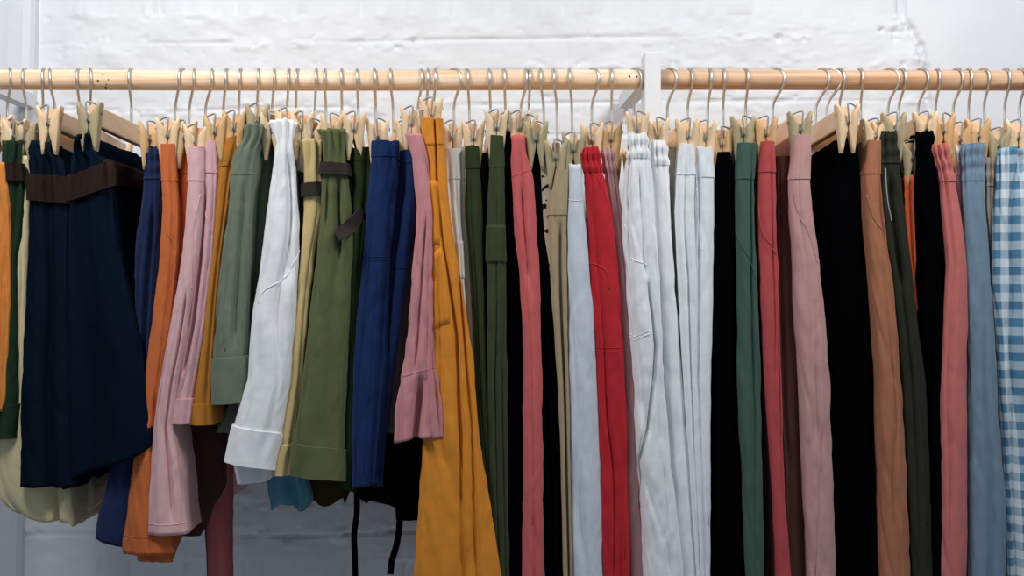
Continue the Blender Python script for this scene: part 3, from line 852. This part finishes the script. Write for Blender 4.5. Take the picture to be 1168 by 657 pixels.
garment('shorts', 'white shorts with paper-bag waist and broad turned cuffs', 'shorts', SH, (238, 239, 243),
  [(137,307,338),(144,309,336),(154,313,333),(162,315,332),(172,313,334),(190,309,336),(215,305,338),(240,301,340),(283,296,340),(330,288,338),(360,284,336),(434,279,331),(489,263,321),(532,254,311)], 'h14', -.21, mode='shorts', gather=(0.0033, 630, 0.016), cuff=491, tilt=(0,-.008), pipes=[[(.95,285),(.55,300),(.2,318),(-.35,334),(-.45,346)]], seams=[[(-.5,200),(-.72,280),(-.75,400),(-.75,485)]], ks=.35, wr=1.15, grooves=[(.55,.2,.006,175,330)], extra=[([(440,272,328),(500,268,320),(535,264,318),(552,268,304)], -.16, {'tilt': (0, .004)})])
garment('shorts', 'teal blue shorts whose hem peeks below the white shorts', 'shorts', SH, (92, 148, 172),
  [(196,336,347),(260,335,346),(330,320,340),(450,304,340),(550,301,350),(566,303,356),(580,306,352)], 'h15', -.10, mode='skirt', hem=.012, grooves=[(.15,.2,.02,530,600)], detail=.8, ks=.3)
garment('shorts', 'gold satin shorts with paper-bag waist and brown belt', 'shorts', SH, (190, 160, 96),
  [(159,339,368),(167,343,366),(177,346,364),(209,346,366),(240,346,366),(287,342,358),(360,336,350),(437,327,343),(507,318,333),(542,309,328)], 'h16', -.195, mode='shorts', gather=(0.0035, 630, 0.03), cuff=508, belt=(208, 223, .002, LEATHER, 'dark brown leather belt'), wr=1.2, mat=fabric('satin_gold', (204, 180, 126), .5), ks=.35)
g, near, m = garment('shorts', 'olive green shorts with paper-bag waist and brown leather belt', 'shorts', SH, (98, 104, 68),
  [(147,360,396),(154,365,392),(163,368,391),(174,367,392),(190,366,395),(240,365,399),(287,359,400),(327,354,399),(360,351,397),(434,343,393),(507,331,391),(546,328,391)], 'h17', -.21, mode='shorts', gather=(0.0033, 588, 0.035), cuff=510, belt=(185, 199, -.002, LEATHER, 'dark brown leather belt'), tilt=(0,-.006), ks=.4, grooves=[([(200,384),(240,384),(300,386)],.12,.016,200,300),([(200,374),(300,371)],.1,.007,200,270)], wr=1.0)
def W(px, py, Y): return (px2x(px, Y), Y, py2z(py, Y))
ribbon('belt_end', LEATHER, g, [W(414,241,-.19), W(402,256,-.215), W(392,264,-.222), W(384,269,-.222)], .021, .0022, 'dark brown leather belt end', facing=(.1,.3,1))
garment('shorts', 'dark bottle green shorts beside the olive pair', 'shorts', SH, (50, 66, 40),
  [(168,393,424),(176,395,424),(184,394,424),(210,395,423),(240,396,418),(300,393,412),(400,389,410),(500,386,408),(560,385,406)], 'h18', -.19, mode='shorts', gather=(0.0033, 441, 0.12), wb=183, tilt=(.004,-.006), ks=.5)
garment('shorts', 'dark olive shorts with a drooping hem behind the olive pair', 'shorts', SH, (66, 60, 34),
  [(200,376,386),(300,372,384),(440,352,392),(530,346,398),(562,346,398),(574,352,392)], 'h17', -.08, mode='skirt', hem=.012, detail=.6, ks=.3)
garment('shorts', 'royal blue shorts with a stitched yoke, nearer the dark green ones', 'shorts', SH, (26, 52, 104),
  [(160,423,455),(180,422,455),(205,420,456),(240,416,450),(294,413,445),(371,405,441),(437,401,440),(500,400,434),(556,400,428)], 'h19', -.205, mode='shorts', wb=178, seams=[[(-.95,293),(0,293),(.95,292)],[(-.95,297),(0,297),(.95,296)],[(.1,300),(.05,430),(0,540)]], gather=(0.0013, 336, 0.15), tilt=(0,.006), ks=.5)
garment('shorts', 'royal blue shorts without yoke, nearer the pink ruffle', 'shorts', SH, (24, 50, 100),
  [(171,455,480),(190,455,480),(205,454,480),(240,450,477),(280,447,468),(320,444,464),(371,440,458),(437,436,447),(500,430,440),(556,424,436)], 'h20', -.19, mode='shorts', wb=186, gather=(0.0015, 357, 0.15), seams=[[(-.9,304),(0,306),(.9,304)]], ks=.5)
g, near, m = garment('culottes', 'black culottes with hanging waist ties below the royal blue shorts', 'culottes', TR, BLACK,
  [(200,430,446),(320,424,448),(440,406,476),(530,398,480),(566,399,480),(578,420,479)], 'h19', -.08, mode='skirt', hem=.010, tilt=(0,-.008), ks=.2, kr=.9)
ribbon('waist_tie', m, g, [W(407,560,-.10), W(407,585,-.10), W(404,610,-.105), W(405,640,-.10), W(406,690,-.10)], .0095, .0016, 'hanging black tie', facing=(1,.2,0))
ribbon('waist_tie', m, g, [W(454,560,-.10), W(456,590,-.10), W(453,618,-.105), W(447,640,-.10), W(445,655,-.10)], .0105, .0016, 'hanging black tie', facing=(1,.2,0))
garment('shorts', 'grey shorts glimpsed between the royal blue and pink pairs', 'shorts', SH, (112, 114, 110),
  [(240,470,480),(320,460,474),(390,448,464),(437,440,458),(494,436,453)], 'h22', -.15, mode='shorts', detail=.6, ks=.3)
garment('shorts', 'black shorts in shadow below the pink ruffled pair', 'shorts', SH, BLACK,
  [(300,462,480),(440,452,484),(540,446,486),(594,450,482)], 'h22', -.09, mode='shorts', detail=.5, ks=.3)
garment('shorts', 'pink linen shorts with a gathered ruffle hem', 'shorts', SH, (206, 140, 144),
  [(152,461,480),(165,465,484),(180,469,487),(240,475,494),(304,469,495),(371,463,496),(422,459,498),(434,455,502),(470,451,508),(502,449,511)], 'h21', -.233, mode='shorts', ruffle=(430,.0020,260), tilt=(0,.006), seams=[[(-.5,200),(-.35,300),(-.15,415)],[(-.95,432),(-.4,428),(.2,422),(.95,420)]], grooves=[([(426,480),(504,474)],.13,.026,428,560),([(426,495),(504,500)],.10,.006,428,560),([(240,486),(420,474)],.12,.007,240,430)], ks=.35, wr=1.2, hem=.003)
garment('trousers', 'long mustard yellow trousers with patch pocket and slit hem', 'trousers', TR, (224, 142, 44),
  legs([(135,481,503),(150,482,503),(165,483,505),(190,487,508),(240,491,513),(287,491,520),(354,490,531),(421,488,540),(504,481,548),(571,478,558),(657,470,571)]), 'h23', -.226, wb=164, grooves=[([(140,495),(214,499),(276,505),(383,520),(500,524),(583,524),(657,527),(770,530)],.075,.012),([(300,521),(384,528),(488,536),(657,541),(770,545)],.09,.011,300,800)], pockets=[(-.9,.02,205,279),(-.8,.05,292,380,.018)], seams=[[(-.95,165),(0,165),(.95,166)]], ks=.3, rows=110)
garment('trousers', 'ivory trousers right beside the mustard yellow pair', 'trousers', TR, (226, 222, 214),
  legs([(170,505,525),(205,505,525),(240,507,526),(273,514,527),(320,520,529),(370,527,533),(440,533,540),(560,542,549),(657,550,557)]), 'h24', -.194, wb=204, pockets=[(0,.9,274,318)], ks=.4, detail=.8)
garment('trousers', 'cream trousers squeezed between ivory and forest green', 'trousers', TR, (214, 204, 182),
  legs([(167,524,533),(205,524,535),(240,525,536),(300,527,539),(360,531,541),(420,536,543),(500,542,548),(657,551,557)]), 'h25', -.186, wb=204, ks=.4, detail=.7)
garment('trousers', 'forest green trousers with a hanging cord next to cream', 'trousers', TR, (60, 70, 46),
  legs([(167,531,546),(200,531,548),(240,531,550),(320,537,552),(420,542,555),(520,546,560),(657,556,572)]), 'h25', -.20, wb=192, seams=[[(-.2,200),(-.1,300),(0,420),(0,600)]], ks=.5,
  extra=[([(174,544,556),(240,545,557),(320,548,558),(420,550,560),(657,566,576)], -.15, {})])
garment('trousers', 'olive trousers with a patch pocket left of the coral pair', 'trousers', TR, (66, 76, 50),
  legs([(154,560,574),(190,558,575),(240,556,576),(300,555,577),(400,556,578),(500,557,579),(657,560,581)]), 'h26', -.205, wb=190, pockets=[(-.95,.9,256,300)], seams=[[(-.2,192),(-.25,250)],[(0,302),(0,400),(.1,600)]], ks=.6)
garment('trousers', 'black trousers between the olive and coral pairs', 'trousers', TR, BLACK,
  legs([(150,573,584),(240,574,588),(320,576,595),(440,578,598),(657,579,599)]), 'h27', -.19, ks=.6, detail=.6, wb=190)
garment('trousers', 'coral pink trousers with a pinched twisted waist', 'trousers', TR, (208, 100, 100),
  legs([(154,584,598),(168,584,599),(182,583,602),(200,583,607),(220,584,610),(240,584,611),(304,591,615),(387,596,618),(437,597,619),(500,597,620),(657,595,621)]), 'h28', -.205, seams=[[(-.95,205),(-.3,199),(.95,192)],[(-.1,240),(-.15,300),(-.05,420),(0,600)]], grooves=[(-.1,.2,.005,205,330)], ks=.6, wr=1.2)
garment('trousers', 'black trousers left of the beige spotted pair', 'trousers', TR, INK,
  legs([(167,602,614),(190,603,617),(240,609,622),(300,614,629),(387,617,635),(500,618,640),(657,620,648)]), 'h30', -.19, ks=.6, detail=.6, wb=196)
garment('trousers', 'cream trousers printed with black and brown spots', 'trousers', TR, (196, 182, 158),
  legs([(176,614,630),(210,616,634),(245,617,632),(275,621,629),(300,625,633),(360,634,640),(500,640,646),(657,644,650)]), 'h29', -.19, mat=fabric('spotted', (196, 184, 160), pattern='spots', col2=(38, 32, 28)), ks=.5, detail=.7)
garment('trousers', 'beige trousers with a waist seam beside the pale blue pair', 'trousers', TR, (172, 152, 122),
  legs([(194,634,650),(220,629,649),(247,625,648),(304,627,647),(371,632,647),(437,636,649),(500,639,650),(657,643,653)]), 'h31', -.202, wb=245, grooves=[(.2,.2,.012,250,760)], ks=.5)
garment('trousers', 'pale blue grey trousers just left of the red pair', 'trousers', TR, (204, 212, 222),
  legs([(187,648,664),(215,649,665),(240,648,667),(287,647,672),(354,647,679),(437,648,682),(571,651,689),(657,652,690)]), 'h32', -.205, seams=[[(-.95,227),(0,229),(.95,227)]], ks=.7, wr=.8)
garment('trousers', 'bright red trousers with elastic gathered waist', 'trousers', TR, (196, 40, 50),
  legs([(168,664,682),(180,663,684),(192,666,686),(202,667,690),(240,668,698),(320,671,708),(404,679,713),(500,683,717),(657,689,720)]), 'h33', -.205, gather=(0.0020, 1054, 0.03), wb=196, pipes=[[(671,299),(686,304),(693,317),(694,330)]], seams=[[(680,200),(690,225),(702,268),(708,383),(711,500),(713,640)],[(-.95,396),(0,397),(.95,395)],[(-.95,400),(0,401),(.95,399)]], ks=.7)
garment('trousers', 'dusky rose trousers between the red and white pairs', 'trousers', TR, (192, 148, 148),
  legs([(168,686,700),(182,688,701),(200,690,705),(240,696,710),(320,705,719),(437,712,728),(560,716,732),(657,719,738)]), 'h34', -.19, gather=(0.0018, 1054, 0.03), wb=196, ks=.7, detail=.8)
garment('trousers', 'white trousers with gathered waist and patch pocket, left of the post', 'trousers', TR, (238, 239, 242),
  legs([(152,718,738),(168,719,739),(182,715,742),(205,712,745),(240,710,748),(280,712,751),(371,719,757),(437,724,760),(524,729,767),(657,735,780)]), 'h35', -.215, gather=(0.0022, 884, 0.03), wb=180, pipes=[[(713,255),(717,272),(719,292),(738,302)]], seams=[[(-.93,380),(-.5,384),(742,376)],[(-.93,384),(-.5,388),(742,380)]], grooves=[([(300,737),(396,748),(488,740),(525,732),(600,733)],.10,.014,320,600),([(180,728),(300,735)],.12,.005,185,320)], ks=.7, wr=1.2, rows=110)
garment('trousers', 'white trousers with gathered waist hanging below the post', 'trousers', TR, (236, 237, 240),
  legs([(161,743,760),(176,742,761),(190,742,763),(240,744,766),(300,748,770),(371,752,775),(437,756,781),(524,762,788),(657,772,797)]), 'h36', -.20, gather=(0.0022, 884, 0.03), wb=188, ks=.8, wr=1.1)
garment('trousers', 'cream trousers in the gap between the white pairs', 'trousers', TR, (206, 194, 166),
  legs([(168,761,772),(240,763,773),(300,768,776),(360,771,778),(480,779,786),(657,790,798)]), 'h37', -.17, ks=.6, detail=.6)
garment('trousers', 'smooth white trousers first right of the cream pair', 'trousers', TR, (234, 236, 240),
  legs([(165,777,793),(200,773,794),(240,770,794),(314,774,796),(437,780,797),(537,787,801),(657,795,804)]), 'h37', -.205, wb=199, ks=.7, wr=1.1, grooves=[(0,.3,.005)])
garment('trousers', 'smooth white trousers directly beside the black pair', 'trousers', TR, (230, 233, 238),
  legs([(168,793,813),(200,793,815),(240,793,815),(314,794,814),(437,795,812),(537,797,811),(657,801,811)]), 'h38', -.20, wb=202, pipes=[[(-.6,215),(-.4,260),(-.2,285)]], ks=.8, wr=1.1, seams=[[(.3,205),(.35,300),(.4,600)]])
garment('trousers', 'black trousers between white and teal green pairs', 'trousers', TR, BLACK,
  legs([(173,820,834),(200,816,839),(240,815,841),(437,812,844),(657,812,852)]), 'h39', -.195, ks=.8, detail=.7, wb=205)
garment('trousers', 'teal green trousers with slanted pocket seam', 'trousers', TR, (72, 98, 86),
  legs([(163,843,864),(205,840,862),(240,840,862),(320,841,865),(437,843,871),(537,848,872),(657,852,873)]), 'h40', -.205, wb=204, pipes=[[(841,262),(850,286),(859,306),(861,318)]], ks=.8)
garment('trousers', 'coral red trousers right of the teal green pair', 'trousers', TR, (188, 78, 80),
  legs([(161,869,886),(200,867,887),(240,866,888),(320,868,890),(437,874,893),(571,883,897),(657,886,904)]), 'h41', -.205, wb=196, pipes=[[(-.85,232),(-.5,262),(.5,290)]], ks=.8)
garment('trousers', 'dark maroon brown trousers between coral red and dusty pink', 'trousers', TR, (98, 64, 54),
  legs([(178,887,903),(240,888,907),(437,891,914),(657,896,922)]), 'h42', -.185, ks=.8, detail=.6, wb=210)
garment('trousers', 'dusty pink trousers with a long side seam', 'trousers', TR, (196, 150, 146),
  legs([(154,906,926),(180,905,926),(205,902,926),(240,903,929),(304,907,938),(371,910,944),(437,914,950),(571,919,954),(657,922,957)]), 'h42', -.21, wb=204, pipes=[[(906,200),(908,230),(922,266),(933,300)]], seams=[[(934,305),(939,383),(940,434),(936,521),(931,657)]], ks=.8)
garment('trousers', 'broad black trousers between dusty pink and tan pairs', 'trousers', TR, BLACK,
  legs([(157,956,976),(168,944,982),(184,930,984),(240,927,988),(320,935,996),(437,946,1002),(657,954,1006)]), 'h43', -.19, ks=.8, kr=.6, detail=.8, tilt=(.004,0))
garment('trousers', 'tan brown trousers left of the charcoal pair', 'trousers', TR, (172, 112, 82),
  legs([(160,991,1006),(200,988,1006),(240,989,1009),(287,992,1017),(371,999,1026),(437,1003,1031),(504,1004,1036),(657,1007,1043)]), 'h44', -.205, wb=198, pipes=[[(990,222),(998,250),(1009,268),(1011,285)]], ks=.8)
g, near, m = garment('trousers', 'charcoal trousers with frilled waist and drawstring', 'trousers', TR, (58, 59, 50),
  legs([(150,1009,1025),(160,1008,1026),(172,1008,1027),(186,1006,1028),(210,1005,1032),(240,1006,1036),(287,1014,1042),(371,1025,1050),(437,1032,1059),(537,1037,1064),(657,1043,1066)]), 'h46', -.205, gather=(0.0030, 714, 0.03), wb=186, grooves=[(-.1,.18,.012,195,330)], seams=[[(.2,330),(.2,430),(.2,600)]], ks=.8)
mb = MB(); mb.tube(smooth_path([W(1010,192,-.207), W(1011,212,-.213), W(1013,232,-.214), W(1016,246,-.214), W(1017,252,-.215)], 24), .0009, 6)
o = mb.build('drawstring', plain('cord_grey', (150, 152, 150), .7), g); o['label'] = 'thin grey drawstring'
garment('trousers', 'orange trousers glimpsed between charcoal and black pairs', 'trousers', TR, (196, 88, 44),
  legs([(200,1032,1046),(240,1033,1047),(283,1037,1047),(330,1042,1049),(440,1050,1056),(657,1058,1066)]), 'h47', -.185, gather=(0.0025, 714, 0.2), ks=.8, detail=.7)
garment('trousers', 'black trousers with frilled waist left of the coral rose pair', 'trousers', TR, BLACK,
  legs([(150,1049,1066),(165,1048,1067),(180,1047,1068),(240,1046,1077),(300,1046,1083),(371,1050,1082),(437,1058,1080),(657,1065,1080)]), 'h48', -.20, gather=(0.0025, 714, 0.03), ks=.8, detail=.8, wb=182)
garment('trousers', 'coral rose trousers with elastic gathered waist', 'trousers', TR, (200, 112, 108),
  legs([(164,1067,1081),(178,1069,1085),(190,1072,1089),(205,1075,1092),(240,1077,1100),(300,1083,1107),(371,1080,1109),(437,1078,1109),(657,1077,1106)]), 'h49', -.21, gather=(0.0025, 1054, 0.025), wb=207, ks=.8)
garment('trousers', 'pale grey trousers mostly hidden behind the coral rose pair', 'trousers', TR, (206, 210, 216),
  legs([(166,1087,1103),(180,1089,1105),(200,1093,1106),(240,1097,1107),(300,1100,1109),(600,1101,1111),(657,1103,1113)]), 'h50', -.185, gather=(0.0022, 952, 0.04), wb=200, ks=.8, detail=.8)
garment('trousers', 'denim blue grey trousers with elastic gathered waist', 'trousers', TR, (116, 138, 157),
  legs([(163,1103,1125),(176,1102,1124),(190,1102,1124),(204,1101,1125),(240,1102,1127),(320,1107,1134),(437,1109,1143),(571,1109,1152),(657,1109,1151)]), 'h51', -.21, gather=(0.0028, 816, 0.03), wb=206, ks=.9, wr=.9)
garment('trousers', 'taupe trousers squeezed between denim blue and gingham', 'trousers', TR, (156, 142, 130),
  legs([(179,1125,1139),(195,1125,1139),(240,1127,1139),(300,1134,1141),(360,1138,1144),(657,1150,1157)]), 'h52', -.19, gather=(0.0022, 884, 0.04), wb=212, ks=.8, detail=.8)
garment('trousers', 'blue and white gingham trousers at the right picture edge', 'trousers', TR, (232, 237, 242),
  legs([(168,1146,1182),(185,1143,1186),(210,1141,1188),(240,1139,1190),(320,1138,1192),(437,1144,1196),(537,1151,1202),(657,1156,1207)]), 'h53', -.21, gather=(0.0033, 630, 0.06), grooves=[([(190,1164),(235,1157),(383,1157),(508,1158),(657,1164),(770,1168)],.10,.014),([(170,1172),(240,1174)],.1,.007,168,300)], mat=fabric('gingham', (206, 216, 222), pattern='gingham', col2=(80, 128, 160)), ks=.9)

# ------------------------------------------------------------------ light, camera
def lamp(name, loc, size, power, target, col=(1, 1, 1)):
    l = bpy.data.lights.new(name, 'AREA'); l.shape = 'DISK'; l.size = size; l.energy = power; l.color = col
    o = bpy.data.objects.new(name, l); o.location = loc
    d = Vector(target) - Vector(loc); o.rotation_euler = d.to_track_quat('-Z', 'Y').to_euler()
    C.objects.link(o); return o
lamp('ceiling_lamp', (-.72, -.74, 2.48), .45, 12.8, (-.6, .0, 1.6), (1.0, .985, .965))
lamp('ceiling_lamp', (.78, -.74, 2.48), .45, 12.8, (.7, .0, 1.6), (1.0, .985, .965))
w = bpy.data.worlds.new('room_light'); bpy.context.scene.world = w; w.use_nodes = True
bg = w.node_tree.nodes['Background']; bg.inputs[0].default_value = (.66, .83, 1.0, 1); bg.inputs[1].default_value = .22

cam = bpy.data.cameras.new('camera'); cam.sensor_width = 36; cam.lens = 36 * F / 1168.0
co = bpy.data.objects.new('camera', cam); co.location = (0, CAMY, CAMZ); co.rotation_euler = (PI/2, 0, 0)
C.objects.link(co); bpy.context.scene.camera = co
cam.clip_start = .02
sc = bpy.context.scene
sc.view_settings.view_transform = 'Standard'; sc.view_settings.look = 'None'
sc.view_settings.gamma = 1; sc.view_settings.exposure = 0; sc.view_settings.use_curve_mapping = False
